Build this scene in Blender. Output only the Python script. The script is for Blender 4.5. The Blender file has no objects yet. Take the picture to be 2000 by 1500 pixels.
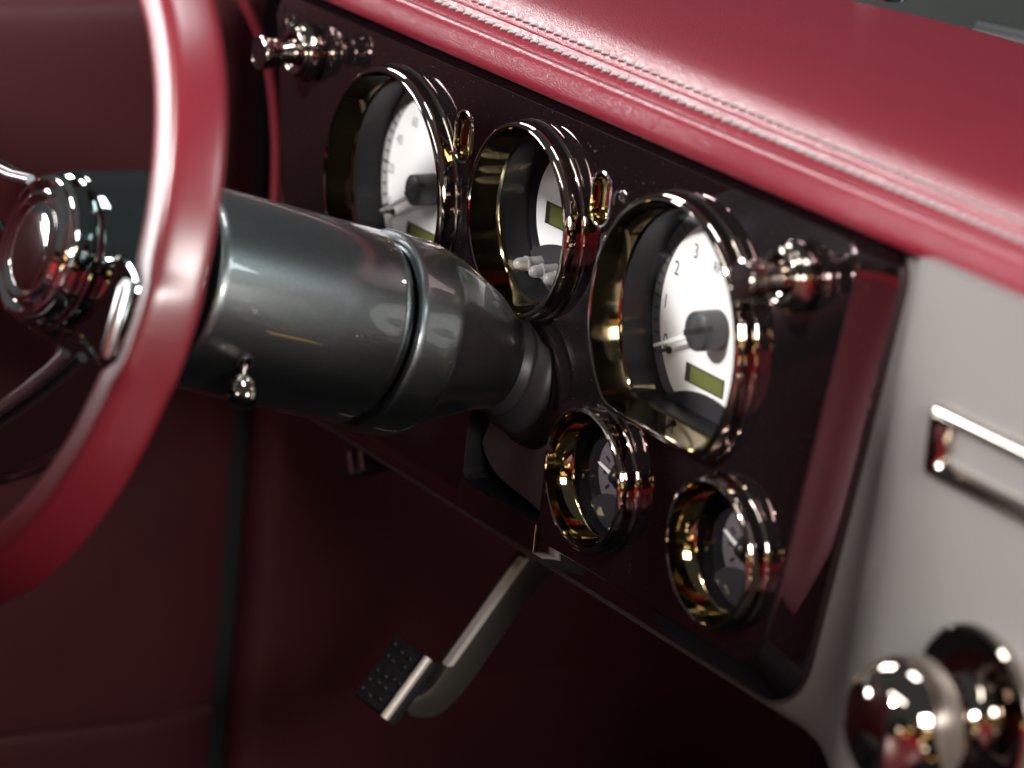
import bpy, bmesh, math, random
from mathutils import Vector, Matrix
random.seed(7)
SC = bpy.context.scene
COL = SC.collection
S = 0.06            # one modelling unit (radius of the tachometer opening) in metres
PI = math.pi

# ------------------------------------------------------------------ camera
yaw, pit, rol = (math.radians(a) for a in (58.3843, 15.7435, 5.5175))
CAM = Vector((23.2911, -15.7541, 7.3938))
FPX = 7539.5
fw = Vector((-math.sin(yaw) * math.cos(pit), math.cos(yaw) * math.cos(pit), -math.sin(pit)))
rt = fw.cross(Vector((0, 0, 1))).normalized()
up = rt.cross(fw)
R2 = math.cos(rol) * rt + math.sin(rol) * up
U2 = -math.sin(rol) * rt + math.cos(rol) * up
cd = bpy.data.cameras.new('camera')
cam = bpy.data.objects.new('camera', cd)
COL.objects.link(cam)
M = Matrix((R2, U2, -fw)).transposed().to_4x4()
M.translation = CAM * S
cam.matrix_world = M
cd.sensor_width = 36
cd.lens = FPX / 2000 * 36
cd.clip_start = 0.05
cd.clip_end = 100
cd.dof.use_dof = True
cd.dof.focus_distance = 31.0 * S
cd.dof.aperture_fstop = 5.6
SC.camera = cam

# ------------------------------------------------------------------ view, world
SC.view_settings.view_transform = 'Standard'
SC.view_settings.look = 'None'
SC.view_settings.gamma = 1
SC.view_settings.use_curve_mapping = False
SC.view_settings.exposure = 0.0

W = bpy.data.worlds.new("World")
SC.world = W
W.use_nodes = True


def build_world():
    nt = W.node_tree
    nt.nodes.clear()
    N, L = nt.nodes, nt.links
    out = N.new('ShaderNodeOutputWorld')
    bg = N.new('ShaderNodeBackground')
    L.new(bg.outputs[0], out.inputs[0])
    tc = N.new('ShaderNodeTexCoord')
    sp = N.new('ShaderNodeSeparateXYZ')
    L.new(tc.outputs['Generated'], sp.inputs[0])

    def mth(op, a, b=None, c=None):
        n = N.new('ShaderNodeMath')
        n.operation = op
        for i, v in enumerate((a, b, c)):
            if v is None:
                continue
            if isinstance(v, (int, float)):
                n.inputs[i].default_value = v
            else:
                L.new(v, n.inputs[i])
        return n.outputs[0]
    az = mth('ARCTAN2', sp.outputs[1], sp.outputs[0])
    el = mth('ARCSINE', sp.outputs[2])
    # made-up surroundings: random coloured cells added for the chrome to mirror
    ce = mth('FLOOR', mth('MULTIPLY', el, 17.0))
    ca = mth('FLOOR', mth('ADD', mth('MULTIPLY', az, 5.0), mth('MULTIPLY', ce, 0.37)))
    cb = N.new('ShaderNodeCombineXYZ')
    L.new(ca, cb.inputs[0])
    L.new(ce, cb.inputs[1])
    wn = N.new('ShaderNodeTexWhiteNoise')
    wn.noise_dimensions = '3D'
    L.new(cb.outputs[0], wn.inputs['Vector'])
    rp = N.new('ShaderNodeValToRGB')
    cr = rp.color_ramp
    cr.interpolation = 'CONSTANT'
    stops = [(0, (.004, .003, .003)), (.60, (.07, .008, .011)), (.72, (.012, .008, .006)), (.78, (.20, .11, .035)),
             (.83, (2.6, 1.6, .6)), (.89, (.02, .014, .01)), (.93, (7.0, 5.9, 4.3)), (.975, (.04, .20, .24))]
    while len(cr.elements) < len(stops):
        cr.elements.new(1)
    for e, (p, c) in zip(cr.elements, stops):
        e.position = p
        e.color = (*c, 1)
    L.new(wn.outputs['Value'], rp.inputs[0])
    # the cells fill a band round the horizon on the right side
    band = mth('MULTIPLY', mth('SMOOTHSTEP' if False else 'GREATER_THAN', el, -0.62), mth('LESS_THAN', el, 0.30))
    side = mth('GREATER_THAN', sp.outputs[0], 0.25)
    msk = mth('MULTIPLY', band, side)
    # ambient: dark below, soft grey-green above
    amb = N.new('ShaderNodeMixRGB')
    t = mth('MULTIPLY', mth('ADD', sp.outputs[2], 0.25), 1.3)
    tcl = N.new('ShaderNodeClamp')
    L.new(t, tcl.inputs[0])
    L.new(tcl.outputs[0], amb.inputs[0])
    amb.inputs[1].default_value = (.005, .003, .003, 1)
    amb.inputs[2].default_value = (.075, .08, .08, 1)
    mx = N.new('ShaderNodeMixRGB')
    L.new(msk, mx.inputs[0])
    L.new(amb.outputs[0], mx.inputs[1])
    L.new(rp.outputs[0], mx.inputs[2])
    # red patch added low on the right for red reflections in the panel edge
    rd = mth('MULTIPLY', mth('MULTIPLY', mth('GREATER_THAN', sp.outputs[0], 0.35), mth('LESS_THAN', sp.outputs[1], -0.42)),
             mth('MULTIPLY', mth('LESS_THAN', sp.outputs[2], -0.03), mth('GREATER_THAN', sp.outputs[2], -0.75)))
    mr = N.new('ShaderNodeMixRGB')
    L.new(rd, mr.inputs[0])
    L.new(mx.outputs[0], mr.inputs[1])
    mr.inputs[2].default_value = (.50, .045, .06, 1)
    L.new(mr.outputs[0], bg.inputs[0])
    bg.inputs[1].default_value = 1.0


build_world()


def area(name, d, dist, sx, sy, power, col, target=(-1, 0, 0), spread=180):
    ld = bpy.data.lights.new(name, 'AREA')
    ld.shape = 'RECTANGLE'
    ld.size = sx * S
    ld.size_y = sy * S
    ld.energy = power
    ld.color = col
    ld.spread = math.radians(spread)
    o = bpy.data.objects.new(name, ld)
    COL.objects.link(o)
    v = Vector(d).normalized()
    o.location = (Vector(target) + v * dist) * S
    o.rotation_euler = (-v).to_track_quat('-Z', 'Y').to_euler()
    return o


area('key_lamp', (.06, -.87, .49), 34, 1.7, 1.7, 60, (1.0, .965, .92))
area('rear_strip_light', (.12, -.75, .64), 34, 20, 3, 9, (1.0, .95, .88))
area('driver_window_light', (-.80, -.60, .10), 34, 5, 6, 18, (1.0, .98, .98), (-1, -3, 1))
area('left_top_light', (-.80, .06, .60), 34, 5, 12, 27, (1.0, .97, .96))
area('overhead_lamp', (.0, .12, 1.0), 26, 8, 4, 6.5, (.97, .96, 1.0), (-2.2, -1, 0))
area('passenger_side_lamp', (9.0, -3.0, 3.5), 10.5, 3.4, 2.6, 6.0, (1.0, .985, .96), (4.5, -.2, 0))
area('right_front_light', (.72, .36, .55), 36, 10, 8, 10, (.90, .98, 1.0))

# ------------------------------------------------------------------ helpers


def tag(o, label=None, cat=None, group=None, kind=None):
    if label: o['label'] = label
    if cat: o['category'] = cat
    if group: o['group'] = group
    if kind: o['kind'] = kind
    return o


def thing(name, loc, label, cat, group=None):
    o = bpy.data.objects.new(name, None)
    o.empty_display_size = .02
    COL.objects.link(o)
    o.location = Vector(loc) * S
    o['mloc'] = [float(c) for c in loc]
    return tag(o, label, cat, group)


def origin_of(p):
    v = Vector((0, 0, 0))
    while p:
        v += Vector(p.get('mloc', (0, 0, 0)))
        p = p.parent
    return v


def part(name, geo, mat, parent=None, smooth=35, label=None, recalc=True):
    vs, fs = geo
    off = origin_of(parent)
    me = bpy.data.meshes.new(name)
    me.from_pydata([tuple((Vector(v) - off) * S) for v in vs], [], [tuple(f) for f in fs])
    if recalc:
        bm = bmesh.new()
        bm.from_mesh(me)
        bmesh.ops.recalc_face_normals(bm, faces=bm.faces)
        bm.to_mesh(me)
        bm.free()
    if smooth:
        for p in me.polygons:
            p.use_smooth = True
        me.set_sharp_from_angle(angle=math.radians(smooth))
    me.materials.append(mat)
    o = bpy.data.objects.new(name, me)
    COL.objects.link(o)
    if parent:
        o.parent = parent
    if label:
        o['label'] = label
    return o


def join(*geos):
    vs, fs = [], []
    for g in geos:
        n = len(vs)
        vs += list(g[0])
        fs += [[i + n for i in f] for f in g[1]]
    return vs, fs


def loft(rings, close_u=True, cap0=False, cap1=False):
    n = len(rings[0])
    vs = [p for r in rings for p in r]
    fs = []
    for i in range(len(rings) - 1):
        for j in range(n if close_u else n - 1):
            k = (j + 1) % n
            fs.append((i * n + j, i * n + k, (i + 1) * n + k, (i + 1) * n + j))
    if cap0: fs.append(list(range(n)))
    if cap1: fs.append([(len(rings) - 1) * n + j for j in range(n)])
    return vs, fs


def frame(axis, hint=(1, 0, 0)):
    a = Vector(axis).normalized()
    h = Vector(hint)
    if abs(a.dot(h)) > .95: h = Vector((0, 0, 1))
    u = (h - a * a.dot(h)).normalized()
    return a, u, a.cross(u)


def ring(c, axis, r, n=72, hint=(1, 0, 0)):
    a, u, w = frame(axis, hint)
    c = Vector(c)
    return [c + r * (math.cos(t) * u + math.sin(t) * w) for t in (2 * PI * i / n for i in range(n))]


def lathe(prof, org, axis, n=72, cap0=False, cap1=False):
    a = Vector(axis).normalized()
    return loft([ring(Vector(org) + a * s, a, max(r, .0004), n) for s, r in prof], True, cap0, cap1)


def contour(r, flat=None, n=144):
    """outline in the panel plane; flat = distance of the straight bottom edge below the centre"""
    pts = []
    for i in range(n):
        t = 2 * PI * i / n
        q = r
        if flat is not None and math.sin(t) < -.02:
            f = flat / -math.sin(t)
            q = (r ** -30 + f ** -30) ** (-1 / 30)
        pts.append((q * math.cos(t), q * math.sin(t)))
    return pts


def dish(cx, cz, prof, r0, flat=None, cap0=False, cap1=False, n=144):
    """prof: (radial offset, Y) round a round or D-shaped outline"""
    rings = []
    for dr, Y in prof:
        rings.append([(cx + x, Y, cz + z) for x, z in contour(r0 + dr, None if flat is None else flat + dr, n)])
    return loft(rings, True, cap0, cap1)


def box(c, u, v, w):
    """box from centre and three half-extent vectors"""
    c, u, v, w = map(Vector, (c, u, v, w))
    vs = [c + a * u + b * v + d * w for a in (-1, 1) for b in (-1, 1) for d in (-1, 1)]
    return vs, [(0, 1, 3, 2), (4, 6, 7, 5), (0, 4, 5, 1), (2, 3, 7, 6), (0, 2, 6, 4), (1, 5, 7, 3)]


def tube(path, r, n=12, radii=None):
    path = [Vector(p) for p in path]
    rings = []
    h = None
    for i, p in enumerate(path):
        d = (path[min(i + 1, len(path) - 1)] - path[max(i - 1, 0)]).normalized()
        if h is None:
            h = Vector((0, 0, 1)) if abs(d.z) < .9 else Vector((1, 0, 0))
        u = (h - d * d.dot(h)).normalized()
        h = u
        w = d.cross(u)
        q = radii[i] if radii else r
        rings.append([p + q * (math.cos(t) * u + math.sin(t) * w) for t in (2 * PI * k / n for k in range(n))])
    return loft(rings, True, True, True)


def prism(poly, d, lip=0.0, both=False):
    """extrude a closed planar polygon of 3-D points by vector d, optionally with a small chamfer"""
    poly = [Vector(p) for p in poly]
    d = Vector(d)
    c = sum(poly, Vector()) / len(poly)
    nrm = d.normalized()
    m = len(poly)
    rings = []
    if lip:
        ins = []
        for i in range(m):
            e1 = (poly[i] - poly[i - 1]).normalized()
            e2 = (poly[(i + 1) % m] - poly[i]).normalized()
            n1 = nrm.cross(e1)
            n2 = nrm.cross(e2)
            b = (n1 + n2)
            b = b / max(b.dot(n1), .3)
            if (c - poly[i]).dot(b) < 0 and False: b = -b
            ins.append(b)
        area2 = sum(((poly[i] - c).cross(poly[(i + 1) % m] - c)).dot(nrm) for i in range(m))
        sg = 1 if area2 > 0 else -1
        rings.append([p + sg * b * lip for p, b in zip(poly, ins)])
        rings.append([p + nrm * lip * .3 + sg * b * lip * .3 for p, b in zip(poly, ins)])
        rings.append([p + nrm * lip for p in poly])
        rings.append([p + d - nrm * lip for p in poly])
        rings.append([p + d - nrm * lip * .3 + sg * b * lip * .3 for p, b in zip(poly, ins)])
        rings.append([p + d + sg * b * lip for p, b in zip(poly, ins)])
    else:
        rings = [poly, [p + d for p in poly]]
    return loft(rings, True, True, True)


def flat_face(loops, Y):
    """planar face in the panel plane with holes; loops of (x,z), first is the outer one"""
    bm = bmesh.new()
    for lp in loops:
        vv = [bm.verts.new((x, Y, z)) for x, z in lp]
        for i in range(len(vv)):
            bm.edges.new((vv[i - 1], vv[i]))
    bmesh.ops.triangle_fill(bm, use_beauty=True, use_dissolve=False, edges=bm.edges[:], normal=(0, -1, 0))
    bm.verts.index_update()
    vs = [tuple(v.co) for v in bm.verts]
    fs = [[v.index for v in f.verts] for f in bm.faces]
    bm.free()
    return vs, fs


def rrect(x0, x1, z0, z1, r, n=10):
    pts = []
    for cx, cz, a0 in ((x1 - r, z1 - r, 0), (x0 + r, z1 - r, 90), (x0 + r, z0 + r, 180), (x1 - r, z0 + r, 270)):
        for i in range(n + 1):
            t = math.radians(a0 + 90 * i / n)
            pts.append((cx + r * math.cos(t), cz + r * math.sin(t)))
    return pts


def round_poly(pts, rad, n=8):
    """round the corners of a 2-D polygon; rad one number per corner"""
    out = []
    m = len(pts)
    for i in range(m):
        p = Vector(pts[i]); a = Vector(pts[i - 1]); b = Vector(pts[(i + 1) % m])
        r = rad[i]
        if r <= 0:
            out.append(tuple(p)); continue
        u = (a - p).normalized(); v = (b - p).normalized()
        h = math.acos(max(-1, min(1, u.dot(v)))) / 2
        t = r / math.tan(h)
        p0 = p + u * t; p1 = p + v * t
        c = p + (u + v).normalized() * (r / math.sin(h))
        a0 = math.atan2(*(p0 - c).yx); a1 = math.atan2(*(p1 - c).yx)
        da = (a1 - a0 + PI) % (2 * PI) - PI
        for k in range(n + 1):
            q = a0 + da * k / n
            out.append((c.x + r * math.cos(q), c.y + r * math.sin(q)))
    return out


def smooth_cat(px):
    return [tuple(p) for p in cat_smooth(px + [px[0]], 4)[:-1]]


def ray(px, py):
    return (px - 1000) * R2 - (py - 750) * U2 + FPX * fw


def at(px, py, **k):
    """point of the real plane X=, Y= or Z= const seen in that direction: used to survey the photograph"""
    d = ray(px, py)
    a, v = list(k.items())[0]
    i = 'XYZ'.index(a)
    return CAM + d * ((v - CAM[i]) / d[i])


def at_plane(px, py, c, nrm):
    d = ray(px, py)
    nrm = Vector(nrm)
    return CAM + d * ((Vector(c) - CAM).dot(nrm) / d.dot(nrm))


# ------------------------------------------------------------------ materials
def mat(name, base, rough=.5, metal=0, coat=0, coat_r=.03, spec=.5, sheen=0, bump=None, noise=None, trans=0, ior=1.45,
        flake=None, smudge=0, aniso=0, emit=None, dust=False):
    m = bpy.data.materials.new(name)
    m.use_nodes = True
    nt = m.node_tree
    N, L = nt.nodes, nt.links
    b = N['Principled BSDF']
    b.inputs['Base Color'].default_value = (*base, 1)
    b.inputs['Roughness'].default_value = rough
    b.inputs['Metallic'].default_value = metal
    b.inputs['Coat Weight'].default_value = coat
    b.inputs['Coat Roughness'].default_value = coat_r
    b.inputs['Specular IOR Level'].default_value = spec
    b.inputs['IOR'].default_value = ior
    b.inputs['Transmission Weight'].default_value = trans
    b.inputs['Anisotropic'].default_value = aniso
    if sheen:
        b.inputs['Sheen Weight'].default_value = sheen
        b.inputs['Sheen Roughness'].default_value = .4
    if emit:
        b.inputs['Emission Color'].default_value = (*emit[0], 1)
        b.inputs['Emission Strength'].default_value = emit[1]
    tc = N.new('ShaderNodeTexCoord')
    if noise:      # (scale, amount) slow variation of the colour itself
        t = N.new('ShaderNodeTexNoise')
        t.inputs['Scale'].default_value = noise[0]
        t.inputs['Detail'].default_value = 6
        L.new(tc.outputs['Object'], t.inputs['Vector'])
        mx = N.new('ShaderNodeMixRGB')
        mx.blend_type = 'MULTIPLY'
        mx.inputs[0].default_value = 1
        mr = N.new('ShaderNodeMapRange')
        mr.inputs['To Min'].default_value = 1 - noise[1]
        mr.inputs['To Max'].default_value = 1 + noise[1]
        L.new(t.outputs['Fac'], mr.inputs['Value'])
        mx.inputs[1].default_value = (*base, 1)
        L.new(mr.outputs[0], mx.inputs[2])
        L.new(mx.outputs[0], b.inputs['Base Color'])
    if flake:      # metallic flake: tiny voronoi cells tilt the base normal
        v = N.new('ShaderNodeTexVoronoi')
        v.inputs['Scale'].default_value = flake[0]
        L.new(tc.outputs['Object'], v.inputs['Vector'])
        bp = N.new('ShaderNodeBump')
        bp.inputs['Strength'].default_value = flake[1]
        bp.inputs['Distance'].default_value = .0004
        L.new(v.outputs['Color'], bp.inputs['Height'])
        L.new(bp.outputs[0], b.inputs['Normal'])
    if bump:       # list of (kind, scale, strength, distance)
        last = None
        for kind, sc, st, di in bump:
            if kind == 'v':
                t = N.new('ShaderNodeTexVoronoi')
                t.feature = 'DISTANCE_TO_EDGE'
                o = t.outputs['Distance']
            else:
                t = N.new('ShaderNodeTexNoise')
                t.inputs['Detail'].default_value = 4
                o = t.outputs['Fac']
            t.inputs['Scale'].default_value = sc
            L.new(tc.outputs['Object'], t.inputs['Vector'])
            bp = N.new('ShaderNodeBump')
            bp.inputs['Strength'].default_value = st
            bp.inputs['Distance'].default_value = di
            L.new(o, bp.inputs['Height'])
            if last: L.new(last, bp.inputs['Normal'])
            last = bp.outputs[0]
        L.new(last, b.inputs['Normal'])
    if smudge:     # dust specks and wiping marks, seen as rougher spots
        t = N.new('ShaderNodeTexNoise')
        t.inputs['Scale'].default_value = 900
        L.new(tc.outputs['Object'], t.inputs['Vector'])
        g = N.new('ShaderNodeMapRange')
        g.inputs['From Min'].default_value = .70
        g.inputs['From Max'].default_value = .76
        g.inputs['To Max'].default_value = .55 if dust else .05
        L.new(t.outputs['Fac'], g.inputs['Value'])
        t2 = N.new('ShaderNodeTexNoise')
        t2.inputs['Scale'].default_value = 18
        t2.inputs['Detail'].default_value = 8
        t2.inputs['Distortion'].default_value = 2
        L.new(tc.outputs['Object'], t2.inputs['Vector'])
        g2 = N.new('ShaderNodeMapRange')
        g2.inputs['From Min'].default_value = .45
        g2.inputs['From Max'].default_value = .8
        g2.inputs['To Min'].default_value = (coat_r if coat else rough)
        g2.inputs['To Max'].default_value = (coat_r if coat else rough) + smudge
        L.new(t2.outputs['Fac'], g2.inputs['Value'])
        ad = N.new('ShaderNodeMath')
        ad.operation = 'ADD'
        L.new(g.outputs[0], ad.inputs[0])
        L.new(g2.outputs[0], ad.inputs[1])
        L.new(ad.outputs[0], b.inputs['Coat Roughness' if coat else 'Roughness'])
    return m


CHROME = mat('dark_nickel', (.40, .35, .31), .035, 1, smudge=.03)
BRASS = mat('polished_sleeve', (.33, .26, .15), .05, 1, smudge=.04)
SILVER = mat('bright_chrome', (.80, .78, .76), .05, 1, smudge=.03)
HUBCH = mat('hub_chrome', (.26, .31, .30), .04, 1)  # greenish tint put in to imitate mirrored green surroundings
PANEL = mat('burgundy_gloss_paint', (.185, .135, .147), .02, .975, smudge=.010, dust=True)
PAINT = mat('graphite_metallic_paint', (.150, .168, .170), .36, 1, coat=1, coat_r=.012, flake=(1500, .16), noise=(1300, .35))
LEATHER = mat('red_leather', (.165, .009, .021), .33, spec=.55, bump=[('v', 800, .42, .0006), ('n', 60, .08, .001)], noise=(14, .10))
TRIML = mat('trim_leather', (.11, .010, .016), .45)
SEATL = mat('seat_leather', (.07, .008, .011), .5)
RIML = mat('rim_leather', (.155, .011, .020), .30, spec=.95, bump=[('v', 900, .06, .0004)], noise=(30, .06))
DOORL = mat('shaded_door_leather', (.056, .012, .015), .45, spec=.35, bump=[('v', 700, .12, .0004), ('n', 20, .1, .002)], noise=(8, .12))  # same red leather, base darkened to stand for shade on the door
KICKL = mat('shaded_footwell_leather', (.062, .013, .016), .5, spec=.3, bump=[('v', 700, .12, .0004), ('n', 20, .1, .002)], noise=(8, .12))  # red leather darkened in the colour because the footwell lies in shade
THREAD = mat('grey_thread', (.27, .26, .26), .6)
GREY = mat('satin_grey_paint', (.245, .235, .230), .46, .35, spec=.4, bump=[('n', 500, .06, .0004)], noise=(10, .06))
DIAL = mat('white_dial', (.86, .86, .87), .45)
RINGM = mat('grey_dial_ring', (.085, .084, .09), .5)
RINGS = mat('pale_dial_ring', (.34, .335, .34), .5)
MAUVE = mat('shaded_mauve_dial', (.11, .094, .107), .5)  # dimness of the unlit lower gauges put into the base colour
INK = mat('black_ink', (.012, .012, .014), .5)
GOLD = mat('gold_lining', (.46, .34, .15), .05, 1)
BEAD = mat('satin_bead', (.92, .91, .92), .28, 1)
GINK = mat('grey_ink', (.20, .20, .21), .5)
CUP = mat('black_cup', (.010, .010, .012), .25, spec=.35, bump=[('n', 300, .03, .0004)])
BLACK = mat('black_plastic', (.012, .012, .013), .35)
RUBBER = mat('black_rubber', (.020, .020, .022), .42, bump=[('n', 250, .15, .0005)])
DOME = mat('black_pebbled_mask', (.03, .03, .034), .4, bump=[('v', 1400, .5, .0006)])
HUBM = mat('gunmetal_needle_hub', (.062, .060, .064), .34, .3)
LCD = mat('olive_display', (.135, .155, .045), .35, coat=.3)
LCDS = mat('display_recess', (.035, .022, .028), .5)
NEED = mat('white_needle', (.85, .82, .82), .4)
LED = mat('frosted_clear_lamp', (.92, .90, .90), .28, trans=.75, ior=1.4)
CARPET = mat('dark_carpet', (.016, .015, .016), .95, bump=[('n', 400, .8, .002)])
FIRE = mat('dark_red_trim', (.045, .009, .011), .5, bump=[('n', 120, .1, .001)])
WSH = mat('tinted_windshield', (.020, .023, .021), .12, coat=.3)
GUN = mat('brushed_steel', (.90, .82, .75), .40, .3, bump=[('n', 160, .06, .0004)])
ARMM = mat('cast_arm', (.085, .075, .066), .35, .5)
PLATE = mat('grey_boot_plate', (.16, .15, .16), .5)


def glass_mat():
    m = bpy.data.materials.new('gauge_glass')
    m.use_nodes = True
    nt = m.node_tree
    N, L = nt.nodes, nt.links
    N.clear()
    o = N.new('ShaderNodeOutputMaterial')
    tr = N.new('ShaderNodeBsdfTransparent')
    tr.inputs[0].default_value = (.97, .97, .97, 1)
    gl = N.new('ShaderNodeBsdfGlossy')
    gl.inputs['Roughness'].default_value = .01
    fr = N.new('ShaderNodeFresnel')
    fr.inputs['IOR'].default_value = 1.35
    mx = N.new('ShaderNodeMixShader')
    L.new(fr.outputs[0], mx.inputs[0])
    L.new(tr.outputs[0], mx.inputs[1])
    L.new(gl.outputs[0], mx.inputs[2])
    L.new(mx.outputs[0], o.inputs[0])
    return m


GLASS = glass_mat()

# ------------------------------------------------------------------ instrument panel
GA = dict(S=(-4.46, 0.0, 1.0), M=(-2.23, .306, .737), T=(0.0, 0.0, 1.0), A=(-.881, -1.434, .53), B=(.921, -1.436, .53))
FLAT = .744
slots = [(-3.425, .712), (-1.255, .722)]
crease = round_poly([(2.16, 1.235), (1.50, -2.17), (-6.10, -2.17), (-6.93, 1.235)], [.20, .44, .3, .22], 10)
outer = round_poly([(2.40, 1.30), (1.68, -2.50), (-6.22, -2.50), (-7.08, 1.30)], [.30, .58, .4, .34], 10)
holes = []
for k, (cx, cz, r) in GA.items():
    holes.append([(cx + x, cz + z) for x, z in contour(r + .03, (FLAT + .03) if k in 'ST' else None, 96)])
for cx, cz in slots:
    holes.append(rrect(cx - .125, cx + .125, cz - .20, cz + .20, .124, 8))
chole = rrect(-2.93, -1.69, -2.07, -.62, .09, 6)
holes.append(chole)
panel = thing('instrument_panel', (-2.23, .25, -2.5), 'glossy dark burgundy instrument panel with chamfered edges holding the round gauges', 'instrument panel')
g = flat_face([crease] + holes, 0.0)
part('face_plate', g, PANEL, panel, 0)


def mid(a, b, t): return tuple(x + (y - x) * t for x, y in zip(a, b))


rings = []
for t, Y in ((0, .0005), (.03, .0015), (.07, .006), (.11, .016), (.15, .028), (.5, .125), (.93, .235), (1.0, .262), (1.015, .30), (1.0, .36)):
    rings.append([(p[0], Y, p[1]) for p in (mid(a, b, t) for a, b in zip(crease, outer))])
part('chamfered_edge', loft(rings), PANEL, panel, 50)
# rounded edges of the column cut-out
part('opening_wall', loft([[(x, Y, z) for x, z in chole] for Y in (0.001, .34)]), BLACK, panel, 40)
part('cover_strip', prism([(-2.94, -.028, -2.31), (-1.69, -.028, -2.31), (-1.69, -.028, -2.075), (-2.94, -.028, -2.075)], (0, .05, 0), .010), PANEL, panel, 30)

# lamp symbol in the upper left corner: five rays and a bulb outline


def bar(p, q, r=.007):
    return tube([Vector(p), Vector(q)], r, 8)


rays = [((430, 53), (458, 88)), ((415, 88), (455, 112)), ((401, 124), (452, 138)), ((411, 166), (460, 160)), ((420, 211), (466, 182))]
gs = []
for a, b in rays:
    p = at(440 + a[0] / 4, a[1] / 4, Y=-.012); q = at(440 + b[0] / 4, b[1] / 4, Y=-.012)
    gs.append(bar(p, q))
bulb = [at(440 + x / 4, y / 4, Y=-.012) for x, y in ((485, 215), (480, 165), (484, 118), (505, 112), (535, 125), (548, 155), (535, 190), (505, 214), (485, 215))]
gs.append(tube(bulb, .008, 8))
part('panel_mark', join(*gs), SILVER, panel, 40)
sy = [at(1208 + dx, 384 + dy, Y=-.012) for dx, dy in ((-8, 16), (-7, 2), (-3, -10), (4, -9), (11, 0), (13, 12), (7, 8), (2, 0))]  # bright curved stroke right of the second oval window
part('panel_mark', tube(sy, .012, 8), SILVER, panel, 40)

# ------------------------------------------------------------------ gauges


def text_geo(body, size, cx, cz, Y):
    cu = bpy.data.curves.new('t', 'FONT')
    cu.body = body
    cu.size = size
    cu.align_x = 'CENTER'
    cu.align_y = 'CENTER'
    cu.extrude = .0
    ob = bpy.data.objects.new('t', cu)
    COL.objects.link(ob)
    dg = bpy.context.evaluated_depsgraph_get()
    me = bpy.data.meshes.new_from_object(ob.evaluated_get(dg))
    vs = [(cx + v.co.x * .82, Y, cz + v.co.y) for v in me.vertices]
    fs = [tuple(p.vertices) for p in me.polygons]
    bpy.data.objects.remove(ob)
    bpy.data.curves.remove(cu)
    bpy.data.meshes.remove(me)
    return vs, fs


def quadY(pts, Y):
    return [(x, Y, z) for x, z in pts], [tuple(range(len(pts)))]


YD = .37


def gauge(key, name, label, cat, group, dialmat, ringin, ringmat):
    global YD
    cx, cz, r = GA[key]
    fl = FLAT if key in 'ST' else None
    big = r > .6
    YD = .37 if big else .20
    t = thing(name, (cx, 0, cz), label, cat, group)
    k = 1.0 if big else .85
    prof = [(.080, .012), (.083, -.006), (.079, -.020), (.068, -.029), (.061, -.034), (.060, -.050), (.062, -.080), (.059, -.115),
            (.050, -.148), (.034, -.166), (.016, -.172), (.004, -.168), (-.002, -.158)]
    part('bezel', dish(cx, cz, [(a * k, b) for a, b in prof], r, fl), CHROME, t, 40)
    ydep = .08 if big else .055
    part('sleeve', dish(cx, cz, [(-.002, -.158), (-.012, -.10), (-.045, ydep - .012), (-.058, ydep), (-.066, ydep + .006)], r, fl), BRASS, t, 35)
    rc = r - .05
    part('housing', dish(cx, cz, [(-.050, ydep + .004), (-.050, YD - .012), (-.058, YD + .004), (-.058, YD + .03)], r, fl, False, True), CUP, t, 35)
    gl = dish(cx, cz, [(-.052, ydep + .012)], r, fl)
    part('glass', (gl[0], [tuple(range(len(gl[0])))]), GLASS, t, 0, None, False)
    flin = None if fl is None else fl - .055
    d = dish(cx, cz, [(-.06, YD)], r, fl)
    dial = part('dial', (d[0], [tuple(range(len(d[0])))]), ringmat, t, 0)
    # white centre, clipped by the straight edge where there is one
    wc = [(cx + x, YD - .008, cz + z) for x, z in contour(ringin, None if fl is None else min(fl - .07, ringin))]
    part('dial_centre', (wc, [tuple(range(len(wc)))]), dialmat, t, 0)
    return t, dial


def ticks(dial, cx, cz, a0, step, nmaj, sub, r0, r1, w, mat_=INK, amax=999):
    gs = []
    for i in range(nmaj * sub + 1):
        a = math.radians(180 - (a0 + step * i / sub))
        if a0 + step * i / sub > amax: break
        mj = i % sub == 0
        ri = r0 if mj else r0 + .02
        ro = r1 - (.02 if not mj else 0)
        ww = w * (1.25 if mj else 1)
        c, s = math.cos(a), math.sin(a)
        gs.append(quadY([(cx + c * ri - s * ww, cz + s * ri + c * ww), (cx + c * ro - s * ww, cz + s * ro + c * ww),
                         (cx + c * ro + s * ww, cz + s * ro - c * ww), (cx + c * ri + s * ww, cz + s * ri - c * ww)], YD - .005))
    part('tick_marks', join(*gs), mat_, dial, 0)


def hub(t, cx, cz, r, y0, y1, slot_ang):
    h = part('needle_hub', lathe([(-y0, .0), (-y0, r * 1.02), (-y1 - .02, r), (-y1 - .006, r * .97), (-y1, r * .9), (-y1 + .001, 0)], (cx, 0, cz), (0, -1, 0), 48), HUBM, t, 35)
    a = math.radians(slot_ang)
    u = Vector((math.cos(a), 0, math.sin(a)))
    v = Vector((-math.sin(a), 0, math.cos(a)))
    part('slot', box(Vector((cx, y1 + .0285, cz)), u * r * 1.005, v * r * .15, (0, .0305, 0)), INK, h, 0)
    return h


def needle(t, cx, cz, ang, r0, r1, y, w=.018):
    a = math.radians(ang)
    u = Vector((math.cos(a), 0, math.sin(a)))
    v = Vector((-math.sin(a), 0, math.cos(a)))
    c = Vector((cx, y, cz))
    poly = [c + u * r0 - v * w * 1.3, c + u * r1 - v * w * .7, c + u * (r1 + .012), c + u * r1 + v * w * .7, c + u * r0 + v * w * 1.3]
    return part('needle', prism(poly, (0, .022, 0), .004), NEED, t, 30)


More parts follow.
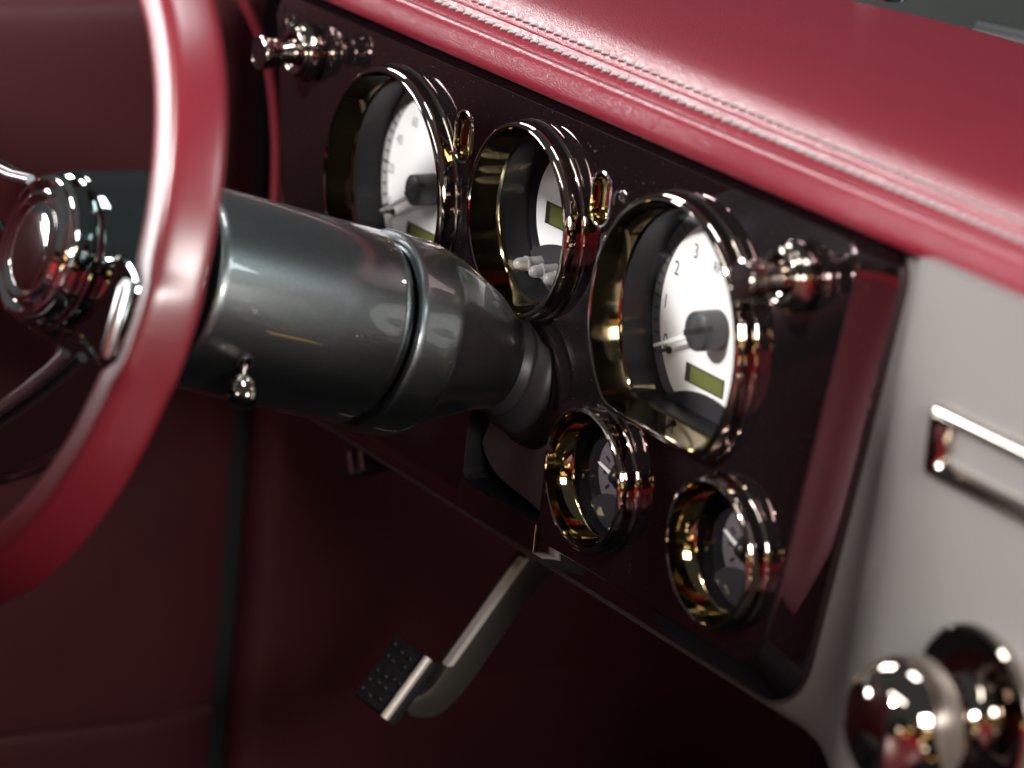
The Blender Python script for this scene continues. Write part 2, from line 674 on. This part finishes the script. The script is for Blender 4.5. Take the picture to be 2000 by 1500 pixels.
def lcd(t, x0, x1, z0, z1):
    g = quadY([(x0, z0), (x1, z0), (x1, z1), (x0, z1)], YD - .012)
    # recess: walls then display at the back, seen as a frame
    fr = part('display_recess', g, LCDS, t, 0)
    part('display', quadY([(x0 + .075, z0 + .012), (x1 - .012, z0 + .012), (x1 - .012, z1 - .012), (x0 + .075, z1 - .012)], YD - .015), LCD, fr, 0)


def dome(t, cx, cz, k, R, clip_r, fl, ang=50):
    """black pebbled mask at the foot of the dial"""
    pts = []
    n = 40
    arc = []
    for i in range(n + 1):
        a = math.radians(90 + ang - 2 * ang * i / n)
        x, z = R * math.cos(a), k + R * math.sin(a)
        if math.hypot(x, z) < clip_r and (fl is None or z > -fl): arc.append((x, z))
    a0 = math.atan2(arc[-1][1], arc[-1][0])
    a1 = math.atan2(arc[0][1], arc[0][0])
    if a1 > 0: a1 -= 2 * PI
    m = 40
    low = []
    for i in range(m + 1):
        a = a0 + (a1 - a0) * i / m
        x, z = clip_r * math.cos(a), clip_r * math.sin(a)
        if fl is not None: z = max(z, -fl)
        low.append((x, z))
    poly = [(cx + x, YD - .034, cz + z) for x, z in arc + low]
    part('lower_mask', prism(poly, (0, .020, 0), .003), DOME, t, 20)


# tachometer
t, d = gauge('T', 'tachometer', 'large tachometer with white dial numbered 0 to 3, flat bottom edge and dark chrome bezel', 'gauge', 'gauges in the instrument panel', DIAL, .815, RINGM)
ticks(d, 0, 0, -22.8, 25.2, 8, 4, .825, .93, .0085)
for s, (x, z) in zip('0123', ((-.697, -.288), (-.749, .018), (-.643, .309), (-.404, .505))):
    part('numeral', text_geo(s, .165, x, z, YD - .0095), INK, d, 0)
part('numeral', text_geo('RPM', .12, -.06, .455, YD - .0095), INK, d, 0)
hub(t, 0, 0, .155, YD - .012, .150, 20)
needle(t, 0, 0, 204.5, .10, .73, .235)
part('stop_pin', lathe([(-YD, .03), (-YD + .03, .03), (-YD + .035, .016), (-YD + .14, .014), (-YD + .145, .0)], (-.621, 0, -.333), (0, -1, 0), 16), INK, t, 35)
lcd(t, -.375, .165, -.505, -.355)
dome(t, 0, 0, -1.73, 1.2, .93, .70)
# speedometer
t, d = gauge('S', 'speedometer', 'large speedometer with bright white dial numbered 20, 40 and 60, partly behind the column', 'gauge', 'gauges in the instrument panel', DIAL, .815, RINGS)
ticks(d, -4.46, 0, -22.8, 25.2, 8, 4, .825, .93, .0085)
for s, (x, z) in zip(('0', '20', '40', '60'), ((-5.216, -.294), (-5.238, -.005), (-5.138, .278), (-4.898, .485))):
    part('numeral', text_geo(s, .125, x + .02, z, YD - .0095), GINK, d, 0)
hub(t, -4.46, 0, .135, YD - .012, .150, 28)
needle(t, -4.46, 0, 208, .10, .76, .235)
part('stop_pin', lathe([(-YD, .03), (-YD + .03, .03), (-YD + .035, .016), (-YD + .14, .014), (-YD + .145, .0)], (-5.115, 0, -.361), (0, -1, 0), 16), INK, t, 35)
lcd(t, -4.86, -4.28, -.50, -.375)
dome(t, -4.46, 0, -1.73, 1.2, .93, .70)
# middle gauge
t, d = gauge('M', 'combination_gauge', 'round dark chrome gauge above the column with deep cup and three frosted lamps inside', 'gauge', 'gauges in the instrument panel', DIAL, .545, CUP)
lcd(t, -2.622, -2.14, .175, .36)
dome(t, -2.23, .306, -1.22, .975, .68, None, 48)


def led_geo(x, z):
    return lathe([(-.355, .0), (-.355, .060), (-.345, .060), (-.325, .056), (-.22, .054), (-.215, .062), (-.195, .062), (-.19, .053), (-.14, .052),
                  (-.115, .046), (-.098, .034), (-.089, .018), (-.086, 0)], (x, 0, z), (0, -1, 0), 32)


ledp = part('indicator_lamp', led_geo(-2.59, -.155), LED, t, 50)
for dx in (.245, .475):
    c = ledp.copy(); c.data = ledp.data; COL.objects.link(c); c.parent = t
    c.location = (dx * S, 0, 0)

# two small gauges
for key, nm, lab, na in (('A', 'small_gauge', 'small round gauge in dark chrome bezel right beside the column boot', 168),
                         ('B', 'small_gauge', 'small round gauge in dark chrome bezel at the lower right corner of the panel', 160)):
    cx, cz, r = GA[key]
    t, d = gauge(key, nm, lab, 'gauge', 'gauges in the instrument panel', MAUVE, .31, CUP)
    ticks(d, cx, cz, -40, 33, 7, 1, .17, .235, .010)
    for o in d.children: o.location.y = -.006 * S
    part('needle_hub', lathe([(-YD + .01, .10), (-YD + .03, .10), (-YD + .035, .06), (-YD + .06, .058), (-YD + .085, .045), (-YD + .095, 0)], (cx, 0, cz), (0, -1, 0), 48), BLACK, t, 50)
    needle(t, cx, cz, na, .05, .24, YD - .065, .011)
    dome(t, cx, cz, -.62, .46, .455, None, 55)

# oval indicator windows
for i, (cx, cz) in enumerate(slots):
    t = thing('indicator_window', (cx, 0, cz), ('upright oval brass-lined indicator window between the speedometer and the middle gauge' if i == 0 else
              'upright oval brass-lined indicator window between the middle gauge and the tachometer'), 'indicator', 'oval indicator windows in the panel')

    def ov(e, Y): return [(x, Y, z) for x, z in rrect(cx - .135 - e, cx + .135 + e, cz - .21 - e, cz + .21 + e, .134 + e, 10)]
    part('rim', loft([ov(-.006, .01), ov(.016, -.001), ov(.014, -.008), ov(.003, -.013), ov(-.008, -.010), ov(-.010, .0)]), SILVER, t, 40)
    part('sleeve', loft([ov(-.010, .0), ov(-.016, .055)]), BRASS, t, 40)
    part('lens', loft([ov(-.014, .056), ov(-.040, .046), ov(-.075, .070), ov(-.10, .072)], True, False, True), GOLD, t, 30)

# knobs


def knob_parts(t, x, z):
    o = (x, 0, z); a = (0, -1, 0)
    part('base', lathe([(-.01, .21), (.0, .235), (.02, .25), (.06, .262), (.09, .262), (.11, .245), (.125, .225), (.135, .222)], o, a, 64), CHROME, t, 40)
    part('collar', lathe([(.135, .222), (.15, .205), (.16, .215), (.175, .222), (.19, .215), (.200, .19), (.195, .165), (.175, .14), (.17, .11)], o, a, 64), CHROME, t, 50)
    part('stem', lathe([(.165, .115), (.22, .105), (.25, .100), (.30, .085), (.335, .080)], o, a, 48), CHROME, t, 50)
    part('cap', lathe([(.335, .080), (.338, .115), (.345, .132), (.36, .138), (.385, .136), (.392, .122), (.410, .122), (.418, .136), (.445, .138), (.452, .125), (.468, .125),
                       (.476, .146), (.50, .152), (.52, .152), (.530, .146), (.5325, .136), (.526, .130)], o, a, 64), CHROME, t, 40)
    part('cap_face', lathe([(.526, .131), (.526, .0)], o, a, 64), PANEL, t, 0)


kn = thing('control_knob', (-6.152, 0, .833), 'dark chrome pull knob at the upper left corner of the panel beside the lamp symbol', 'knob', 'pull knobs on the panel')
knob_parts(kn, -6.152, .833)
k2 = kn.copy()
COL.objects.link(k2)
k2.location = Vector((1.485, 0, .833)) * S
k2['mloc'] = [1.485, 0, .833]
k2['label'] = 'dark chrome pull knob at the upper right corner of the panel overlapping the tachometer bezel'
for ch in list(kn.children):
    c = ch.copy(); COL.objects.link(c); c.parent = k2

# ------------------------------------------------------------------ dash pad (leather) and grey fascia
X0, X1 = -7.6, 13.0


def sweepx(prof, xs, fn=None):
    rings = []
    for x in xs:
        rings.append([Vector((x, y, z)) + (fn(x, y, z) if fn else Vector()) for y, z in prof])
    return loft(rings, True, True, True)


def cat_smooth(pts, sub=4):
    out = []
    n = len(pts)
    for i in range(n - 1):
        p0 = Vector(pts[max(i - 1, 0)]); p1 = Vector(pts[i]); p2 = Vector(pts[i + 1]); p3 = Vector(pts[min(i + 2, n - 1)])
        for k in range(sub):
            u = k / sub
            q = .5 * ((2 * p1) + (p2 - p0) * u + (2 * p0 - 5 * p1 + 4 * p2 - p3) * u * u + (3 * p1 - p0 - 3 * p2 + p3) * u ** 3)
            out.append(tuple(q))
    out.append(tuple(pts[-1]))
    return out


lipprof = cat_smooth([(.22, 1.36), (.02, 1.325), (-.035, 1.345), (-.065, 1.40), (-.060, 1.50), (-.035, 1.57), (-.005, 1.60), (.03, 1.602), (.05, 1.585)], 4) + [(.22, 1.56)]
xs = [X0 + (X1 - X0) * i / 60 for i in range(61)]
top = cat_smooth([(.05, 1.575), (.052, 1.615), (.075, 1.655), (.105, 1.685), (.135, 1.705), (.152, 1.712), (.160, 1.700), (.170, 1.716), (.20, 1.742), (.25, 1.775), (.33, 1.815), (.45, 1.855),
                  (.65, 1.89), (1.0, 1.92), (1.6, 1.935), (2.4, 1.93), (3.2, 1.905), (3.9, 1.87), (4.1, 1.84)], 4)
top += [(4.1, 1.6), (.22, 1.5)]


def farbend(x, y, z):      # the far edge curves back towards the driver's side
    if y < 1.0: return Vector()
    t = (y - 1.0) / 3.1
    b = -.10 * (x + 1.0) ** 2 if x < -1 else .0
    return Vector((0, max(b, -1.8) * t, 0))


pad = thing('dash_pad', (2, .2, 1.4), 'red leather padded dash top with twin stitched seam along its front edge', 'dash pad')
part('front_roll', sweepx(lipprof, xs), LEATHER, pad, 60)
part('top_cushion', sweepx(top, xs, farbend), LEATHER, pad, 60)


def stitches(y, z, nx, nz, step, ln, x0, x1, tw=.012, r=.0095):
    """row of short slanted threads lying on the leather; (nx, nz) = direction across the seam"""
    gs = []
    x = x0
    acr = Vector((0, nx, nz)).normalized()
    nrm = Vector((0, -nz, nx)).normalized()
    if nrm.z < 0: nrm = -nrm
    while x < x1:
        c = Vector((x, y, z)) + nrm * .004
        d = Vector((ln / 2, 0, 0)) + acr * tw
        pts = [c - d - nrm * .008, c - d * .6 + nrm * .006, c + d * .6 + nrm * .006, c + d - nrm * .008]
        gs.append(tube(pts, r, 6))
        x += step
    return join(*gs)


def holesrow(y, z, nx, nz, step, x0, x1):
    gs = []
    acr = Vector((0, nx, nz)).normalized()
    nrm = Vector((0, -nz, nx)).normalized()
    if nrm.z < 0: nrm = -nrm
    x = x0
    while x < x1:
        c = Vector((x, y, z)) + nrm * .004
        gs.append((ring(c, nrm, .016, 8), [tuple(range(8))]))
        x += step
    return join(*gs)


part('lower_stitching', stitches(.092, 1.672, .5, .5, .122, .082, -7.0, 7.5, .010, .0105), THREAD, pad, 60)
part('upper_stitching', stitches(.222, 1.758, .6, .4, .122, .078, -7.0, 7.5, .010, .010), THREAD, pad, 60)
part('stitch_holes', holesrow(.092, 1.672, .5, .5, .122, -7.061, 7.5), INK, pad, 0)

# fascia: swept sheet along Z with a bulge towards the cabin right of the panel
fas = thing('dashboard_fascia', (3, .35, -2.4), 'satin grey dashboard fascia around and right of the burgundy instrument panel', 'dashboard')


FY = -.20


def fas_row(z, y_add):
    e0 = 2.42 + (z - 1.3) * .19
    e1 = 3.14
    out = [(1.47, .31), ((1.47 + e0) / 2, .31)]
    n_ = 16
    for i in range(n_ + 1):
        u = i / n_
        v = 1.1 * u - .05 if .12 < u < .88 else (u * u / .2554 * .2 if u <= .12 else 1 - (1 - u) ** 2 / .2554 * .2)
        v = u + .08 * math.sin(2 * PI * u) * -1
        out.append((e0 + (e1 - e0) * u, .31 + (FY - .31) * v))
    out += [(e1 + .15 + .35 * i, FY) for i in range(28)]
    return [Vector((x, y + y_add, z if z < 1.4 else 1.345 + max(0, -.065 - y) * .40)) for x, y in out]


grid = [fas_row(z, d) for z, d in ((1.50, 0), (1.0, 0), (.4, 0), (-.4, 0), (-1.2, 0), (-2.0, 0), (-2.40, 0), (-2.50, 0), (-2.56, .01), (-2.60, .05), (-2.60, .14))]
g0 = [Vector((p.x, 1.2, -2.60)) for p in grid[-1]]
g1 = [Vector((p.x, 1.2, p.z)) for p in grid[0]]


def fas_strip(z0, z1):
    ys = ((z1, .31), (z0 + .10, .31), (z0 + .04, .32), (z0, .36), (z0, .45), (z0, 1.2), (z1, 1.2))
    return loft([[Vector((x, y, z)) for z, y in ys] for x in (-7.05, 1.47)], True, True, True)


shell = join(loft([g1] + grid + [g0], False), fas_strip(-2.60, -2.34), fas_strip(1.28, 1.50))
part('shell', shell, GREY, fas, 40)

# rectangular chrome trim
yo = FY
q1 = at(1797, 785, Y=yo - .12); q2 = at(1797, 930, Y=yo - .12)
q3 = at(1848, 828, Y=yo - .06); q4 = at(1848, 912, Y=yo - .06)
x0 = (q1.x + q2.x) / 2; xi = (q3.x + q4.x) / 2
tr = thing('trim_frame', (x0 + 1, yo, .1), 'long rectangular dark chrome trim frame on the grey fascia', 'trim frame')
ro = rrect(x0, x0 + 4.6, q2.z, q1.z, .05, 6)
ri = rrect(xi, x0 + 4.3, q4.z, q3.z, .06, 6)
zm = (q1.z + q2.z) / 2; xm = x0 + 2


def inset(pts, e): return [(x + (e if x < xm else -e), z + (e if z < zm else -e)) for x, z in pts]


rings = [[(x, yo + .02, z) for x, z in ro], [(x, yo - .055, z) for x, z in ro]]
for k in range(1, 8):
    u = k / 8
    rings.append([(a[0] + (b[0] - a[0]) * u, yo - .055 - .065 * math.sin(PI * u) ** .8, a[1] + (b[1] - a[1]) * u) for a, b in zip(ro, ri)])
rings += [[(x, yo - .055, z) for x, z in ri], [(x, yo + .02, z) for x, z in ri]]
part('frame', loft(rings), CHROME, tr, 45)

# large ball knob low on the fascia
bo = at(1908, 1398, Y=FY)
bk = thing('ball_control', bo, 'large blurred chrome barrel knob on a round dished base at the lower right', 'knob')
o = tuple(bo - Vector((0, -.10, 0))); a = (0, -1, 0)
part('dished_base', lathe([(.10, .60), (.13, .63), (.17, .625), (.19, .60), (.17, .50), (.15, .38), (.17, .30)], o, a, 72), CHROME, bk, 40)
part('neck', lathe([(.15, .31), (.22, .30), (.27, .24), (.36, .22)], o, a, 64), CHROME, bk, 40)
part('barrel', lathe([(.36, .22), (.38, .32), (.44, .405), (.53, .452), (.63, .468), (.74, .460), (.84, .428), (.93, .368), (1.0, .27), (1.04, .14), (1.05, 0)], o, a, 72), CHROME, bk, 40)

# ------------------------------------------------------------------ steering column
TILT = .271
AX = Vector((0, -math.cos(TILT), math.sin(TILT)))
CB = Vector((-2.23, 0, -.918))
NRM_UP = Vector((0, math.sin(TILT), math.cos(TILT)))
col = thing('steering_column', CB, 'graphite metallic steering column with tapered lower housing leaving the panel', 'steering column')
part('shroud', lathe([(1.46, .60), (1.50, .69), (1.525, .70), (1.53, .722), (1.535, .728), (1.63, .780), (1.65, .786), (2.2, .788), (3.22, .785), (3.28, .778), (3.30, .760), (3.30, .70), (3.32, .5)], CB, AX, 128), PAINT, col, 40)


def csec(s, r, off, n=128):
    return ring(CB + AX * s + NRM_UP * off, AX, r, n)


secs = [(1.48, .70, 0), (1.50, .79, 0), (1.495, .806, 0), (1.475, .814, 0), (1.44, .813, 0), (1.25, .806, .0), (1.12, .790, .012), (1.04, .750, .035), (.85, .672, .060), (.60, .570, .060), (.45, .505, .055), (.36, .462, .04), (.30, .435, .03), (.26, .425, .03), (.25, .40, .03), (.28, .34, .02)]
sm = cat_smooth([(a, b, c) for a, b, c in secs[4:13]], 5)
secs = secs[:4] + [tuple(x) for x in sm] + secs[13:]
part('lower_housing', loft([csec(*s) for s in secs]), PAINT, col, 40)
part('boot', loft([csec(s, r, off) for s, r, off in [(.36, .36, .02), (.27, .385, .02), (.20, .40, .01), (.17, .425, 0), (.13, .425, 0), (.11, .40, 0), (.08, .43, 0), (.05, .47, -.01), (.0, .50, -.02), (-.05, .505, -.03), (-.08, .47, -.03), (-.12, .50, -.05), (-.2, .52, -.08), (-.34, .53, -.10)]]), RUBBER, col, 60)
part('boot_plate', prism([at(x, y, Y=.13) for x, y in smooth_cat([(940, 862), (950, 895), (968, 925), (1000, 955), (1030, 978), (1066, 1000), (1070, 900), (1060, 800), (980, 790)])], (0, .05, 0), .012), PLATE, col, 30)
part('dark_backing', prism([(-3.05, .345, -2.2), (-1.6, .345, -2.2), (-1.6, .345, -.55), (-3.05, .345, -.55)], (0, .04, 0)), BLACK, col, 30)  # black sheet added to keep the column opening dark
sb = lathe([(0, 0), (.02, .05), (.06, .09), (.11, .105), (.16, .09), (.20, .05), (.21, 0)], at(962, 936, Y=.30), (0, -1, 0), 32)
part('joint_ball', sb, BLACK, col, 60)

# tilt knob on the column flank
d = ray(478, 706).normalized()
# intersect the view ray with the shroud cylinder (radius .787)
w0 = CAM - CB
dp = d - AX * d.dot(AX); wp = w0 - AX * w0.dot(AX)
A2, B2, C2 = dp.dot(dp), 2 * dp.dot(wp), wp.dot(wp) - .787 ** 2
tt = (-B2 - math.sqrt(B2 * B2 - 4 * A2 * C2)) / (2 * A2)
kb = CAM + d * tt
nb = (kb - CB - AX * (kb - CB).dot(AX)).normalized()
kd = Vector((.60, -.34, -.60)).normalized()
tk = thing('tilt_knob', kb, 'small dark chrome lever knob on the flank of the steering column', 'knob')
part('socket', lathe([(-.03, .075), (.0, .078), (.02, .074), (.03, .060), (.02, .04)], kb, nb, 32), BLACK, tk, 40)
part('stem', lathe([(-.02, .030), (.12, .030), (.16, .036)], kb, kd, 24), CHROME, tk, 40)
part('knob', lathe([(.14, .036), (.15, .065), (.17, .088), (.20, .098), (.215, .090), (.225, .090), (.24, .112), (.28, .122), (.34, .122), (.37, .112), (.385, .085), (.392, .04), (.393, 0)], kb, kd, 48), CHROME, tk, 40)

# ------------------------------------------------------------------ steering wheel
WC = CB + AX * 4.68
sw = thing('steering_wheel', CB + AX * 3.4, 'red leather rimmed steering wheel with polished metal hub and spokes', 'steering wheel')
UX = Vector((1, 0, 0))


def wheel_ang(px, py, s):
    p = at_plane(px, py, CB + AX * s, AX) - (CB + AX * s)
    return math.atan2(p.dot(NRM_UP), p.x), p.length


an1, _ = wheel_ang(268, 535, 4.85)
an2, _ = wheel_ang(212, 708, 4.85)
alo, ahi = min(an1, an2), max(an1, an2)
rings = []
n = 240
for i in range(n):
    a = 2 * PI * i / n
    aa = (a + PI) % (2 * PI) - PI
    cdir = UX * math.cos(a) + NRM_UP * math.sin(a)
    e = .035
    k = 1 / (1 + math.exp(-(aa - alo) / .012)) * 1 / (1 + math.exp((aa - ahi) / .012))
    rin = 2.335 + .18 * k
    rout = 2.775
    rcn, hr = (rin + rout) / 2, (rout - rin) / 2
    pts = []
    for j in range(40):
        t = 2 * PI * j / 40
        c, s = math.cos(t), math.sin(t)
        ex = 2 / 4.5
        x = hr * abs(c) ** ex * (1 if c > 0 else -1)
        y = .205 * abs(s) ** ex * (1 if s > 0 else -1)
        if x > 0: x *= 1 - .50 * (y + .205) / .41
        pts.append(CB + AX * (4.69 + y) + cdir * (rcn + x))
    rings.append(pts)
rings.append(rings[0])
part('rim', loft(rings), RIML, sw, 60)
part('hub', lathe([(3.36, .45), (3.36, .70), (3.40, .765), (3.46, .785), (3.60, .780), (3.80, .745), (4.0, .685), (4.120, .66), (4.240, .635), (4.280, .615), (4.290, .585), (4.310, .575), (4.330, .590), (4.370, .590), (4.400, .570), (4.410, .45)], CB, AX, 128), HUBCH, sw, 30)
part('horn_button', lathe([(4.380, .555), (4.440, .555), (4.480, .535), (4.492, .50), (4.470, .465), (4.460, .445), (4.498, .42), (4.506, .39), (4.492, .35), (4.480, .335), (4.494, .31), (4.503, .24), (4.508, .14), (4.510, .0)], CB, AX, 96), SILVER, sw, 30)


def plate(name, px, s, th, m, lip=.02):
    poly = [at_plane(x, y, CB + AX * s, AX) for x, y in px]
    p = part(name, join(prism(poly, -AX * th), tube([q - AX * lip * .6 for q in poly + poly[:2]], lip * 1.5, 10)), m, sw, 30)


def smooth_px(px, sub=5):
    return cat_smooth(px + [px[0]], sub)[:-1]


plate('spoke', smooth_px([(110, 560), (150, 520), (205, 520), (238, 505), (262, 530), (266, 560), (240, 640), (215, 700), (196, 706), (178, 690), (150, 650), (115, 630)], 4), 4.26, .14, HUBCH, .022)
plate('spoke', smooth_px([(100, 715), (110, 680), (140, 640), (190, 700), (240, 704), (275, 712), (262, 760), (215, 820), (150, 862), (80, 905), (0, 935), (-120, 960), (-180, 940), (-110, 880), (-50, 830), (0, 795)], 4), 4.20, .12, HUBCH, .03)
plate('spoke', smooth_px([(95, 372), (40, 345), (0, 322), (-90, 285), (-240, 240), (-330, 230), (-340, 330), (-240, 360), (-90, 390), (0, 440), (40, 520)], 4), 4.20, .12, HUBCH, .03)
p1 = at_plane(250, 545, CB + AX * 4.30, AX)
p2 = at_plane(207, 700, CB + AX * 4.30, AX)
part('spoke_end_cap', tube([p1, p1.lerp(p2, .1), p1.lerp(p2, .9), p2], .045, 20, [.03, .055, .055, .03]), BEAD, sw, 60)
part('spoke_bead', tube([at_plane(x, y, CB + AX * 4.27, AX) for x, y in ((128, 690), (112, 706), (96, 722), (50, 760), (0, 796), (-60, 838), (-130, 880))], .042, 16), BEAD, sw, 60)
part('spoke_bead', tube([at_plane(x, y, CB + AX * 4.27, AX) for x, y in ((60, 352), (20, 342), (-30, 318), (-100, 290), (-200, 262))], .042, 16), BEAD, sw, 60)

# ------------------------------------------------------------------ pedal and handle below the panel
XP = -3.6
bp = thing('brake_pedal', at(900, 1250, X=XP), 'dark brake pedal with bright edged arm hanging below the panel', 'pedal')


def polyX(px, X): return [at(x, y, X=X) for x, y in px]


arm = smooth_px([(1028, 1085), (1010, 1112), (950, 1200), (880, 1295), (862, 1320), (838, 1350), (800, 1372), (800, 1398), (845, 1402), (885, 1375), (930, 1320), (985, 1240), (1045, 1155), (1090, 1110), (1075, 1080)], 3)
part('arm', prism(polyX(arm, XP), (-.16, 0, 0), .015), ARMM, bp, 30)
ed = polyX([(1022, 1090), (950, 1198), (874, 1298)], XP - .02)
part('arm_edge', join(*[box((a + b) / 2, (b - a) / 2, (.045, 0, 0), Vector((0, .030, 0))) for a, b in [(ed[0], ed[2])]]), GUN, bp, 30)
q = polyX([(838, 1286), (752, 1404)], XP + .12)
Wd = Vector((-.62, 0, 0))
nrm = (q[1] - q[0]).cross(Wd).normalized()
if nrm.y > 0: nrm = -nrm
part('pad', prism([q[0], q[1], q[1] + Wd, q[0] + Wd], -nrm * .16, .055), RUBBER, bp, 30)
part('pad_trim', tube([q[0] + nrm * .01, q[1] + nrm * .01], .040, 12), GUN, bp, 60)
gs = []
for i in range(5):
    for j in range(4):
        c = q[0].lerp(q[1], .14 + .18 * i + random.uniform(-.04, .04)) + Wd * (.16 + .23 * j + random.uniform(-.05, .05)) + nrm * .004
        gs.append(lathe([(-.02, .026), (.01, .024), (.018, .014), (.02, 0)], c, nrm, 12))
part('studs', join(*gs), BLACK, bp, 60)

hd = thing('release_handle', at(715, 900, Y=.7), 'small chrome release handle hanging under the left part of the panel', 'handle')
gs = [tube([at(684, 882, Y=.7), at(690, 925, Y=.7)], .035, 12), tube([at(706, 880, Y=.7), at(712, 918, Y=.7)], .035, 12)]
part('prong', gs[0], SILVER, hd, 60)
part('prong', gs[1], SILVER, hd, 60)
part('bar', tube([at(676, 925, Y=.75), at(715, 922, Y=.75), at(752, 908, Y=.8)], .045, 12), BLACK, hd, 60)
part('bracket', box(at(730, 885, Y=.9), (.25, 0, 0), (0, .08, 0), (0, 0, .10)), BLACK, hd, 30)

# ------------------------------------------------------------------ door, kick panel, floor
XD = -8.2
door = thing('door_panel', (XD, -6, -8), 'red leather door panel beyond the steering wheel, darkened for shade', 'door')


def door_sheet(y0, y1, zs, bulge=.10):
    rings = []
    m = 60
    for i in range(m + 1):
        u = i / m
        y = y0 + (y1 - y0) * u
        ed_ = min(1, min(u, 1 - u) * (y1 - y0) / .22)
        e = math.sqrt(max(0, 1 - (1 - ed_) ** 2))
        rings.append([Vector((XD - .12 + x * e + .12 * e, y, z)) for z, x in zs] + [Vector((XD - .5, y, zs[-1][0])), Vector((XD - .5, y, zs[0][0]))])
    return loft(rings, True, True, True)


zs = cat_smooth([(.98, -.30), (.97, -.08), (.90, .04), (.72, .10), (.3, .10), (-.6, .05), (-2, .0), (-3.5, .0), (-5.0, .0), (-6.02, .0), (-6.10, -.02), (-6.16, -.09), (-6.22, -.02), (-6.32, .02), (-7.2, .02), (-9, 0)], 5)
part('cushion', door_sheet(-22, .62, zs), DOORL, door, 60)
kick = thing('kick_panel', (XD, 3, -8), 'red footwell side panel between the door gap and the pedals, darkened for shade', 'trim panel')
zk = cat_smooth([(1.4, 0), (0, .0), (-3, 0), (-6.05, 0), (-6.12, -.05), (-6.20, 0), (-9, 0)], 5)
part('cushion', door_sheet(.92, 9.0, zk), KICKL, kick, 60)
sl = thing('door_seal', (XD, .6, -4), 'black rubber seal in the gap beside the red door panel', 'seal')
part('strip', box((XD - .42, .77, -3.6), (.10, 0, 0), (0, .13, 0), (0, 0, 5.2)), INK, sl, 0)
pp = [at(x, y, X=-7.55) for x, y in ((462, -30), (478, 5), (500, 50), (518, 100), (532, 170), (540, 260), (540, 360), (530, 520), (515, 700))]
pl = thing('pillar_trim', pp[3], 'slender curved red leather trim roll between the door and the left end of the panel', 'trim')
part('roll', tube([Vector(x) for x in cat_smooth([tuple(p) for p in pp], 5)], .055, 20), TRIML, pl, 60)

# driver's seat behind the wheel: added out of frame, it shades the lower dash and shows in the reflections
seat = thing('driver_seat_blocker', (-3.2, -13, -6), 'unseen red leather driver seat added behind the steering wheel to shade the lower dash', 'seat')
bk_ = round_poly([(-7.0, -6.2), (2.20, -6.2), (2.23, 7.3), (1.66, 7.3), (1.50, 5.9), (-7.0, 5.9)], [.8, .4, .25, .25, .2, .8], 8)  # right wing raised only to cast shade beside the panel
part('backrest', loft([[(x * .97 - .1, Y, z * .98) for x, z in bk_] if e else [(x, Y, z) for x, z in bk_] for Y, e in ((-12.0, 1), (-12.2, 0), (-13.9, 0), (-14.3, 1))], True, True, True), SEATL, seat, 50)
ps = thing('passenger_seat_reflector', (8, -8, -6), 'unseen red leather passenger seat cushion added to reflect red in the panel bevel', 'seat')
pq = rrect(3.4, 12.5, -6.5, -4.0, .5, 8)  # unseen cushion, added to give the panel bevel its red reflection
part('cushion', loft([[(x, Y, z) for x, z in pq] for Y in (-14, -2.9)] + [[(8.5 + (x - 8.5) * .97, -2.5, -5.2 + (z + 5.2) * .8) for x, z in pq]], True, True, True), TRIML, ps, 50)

fl = part('floor', ([(-9, -22, -8.6), (14, -22, -8.6), (14, 10, -8.6), (-9, 10, -8.6)], [(0, 1, 2, 3)]), CARPET, None, 0)
fl['kind'] = 'structure'
tn = [Vector((x, y, z)) for x, z in ((.4, -8.6), (.9, -6.2), (1.5, -5.6), (5.5, -5.6), (6.2, -6.2), (6.8, -8.6)) for y in (0,)]
tun = part('tunnel', loft([[Vector((p.x, y, p.z)) for p in tn] for y in (-22, 8)], False), CARPET, None, 30)
tun['kind'] = 'structure'
fwll = part('firewall', prism([(-9, 8.0, -9), (14, 8.0, -9), (14, 7.0, 1.5), (-9, 7.0, 1.5)], (0, .3, 0)), FIRE, None, 0)
fwll['kind'] = 'structure'

# windshield base
ws = thing('windshield', (0, 4.4, 1.7), 'dark tinted windshield behind the red dash top', 'windshield')
part('glass', prism([(-9, 4.25, 1.0), (14, 4.25, 1.0), (14, 5.6, 1.85), (-9, 5.6, 1.85)], (0, .05, -.05)), WSH, ws, 0)
sealp = [at(x, y, Z=1.80) for x, y in ((1862, 35), (1900, 43), (1950, 54), (2005, 66), (2100, 90))]
part('seal', tube([p + Vector((0, .3, -.15)) for p in sealp], .14, 12), INK, ws, 60)
dv = thing('sensor_pod', at(1722, -14, Z=1.92), 'small round black pod on the far side of the red dash top', 'sensor')
pc = at(1722, -8, Z=1.90)
part('body', lathe([(-.01, .20), (.02, .21), (.05, .205), (.10, .16), (.14, .08), (.15, 0)], pc, (0, 0, 1), 48), BLACK, dv, 50)
part('ring', lathe([(-.01, .215), (.012, .222), (.02, .212), (.02, .20)], pc, (0, 0, 1), 48), SILVER, dv, 50)

for o in bpy.data.objects:
    if 'mloc' in o: del o['mloc']
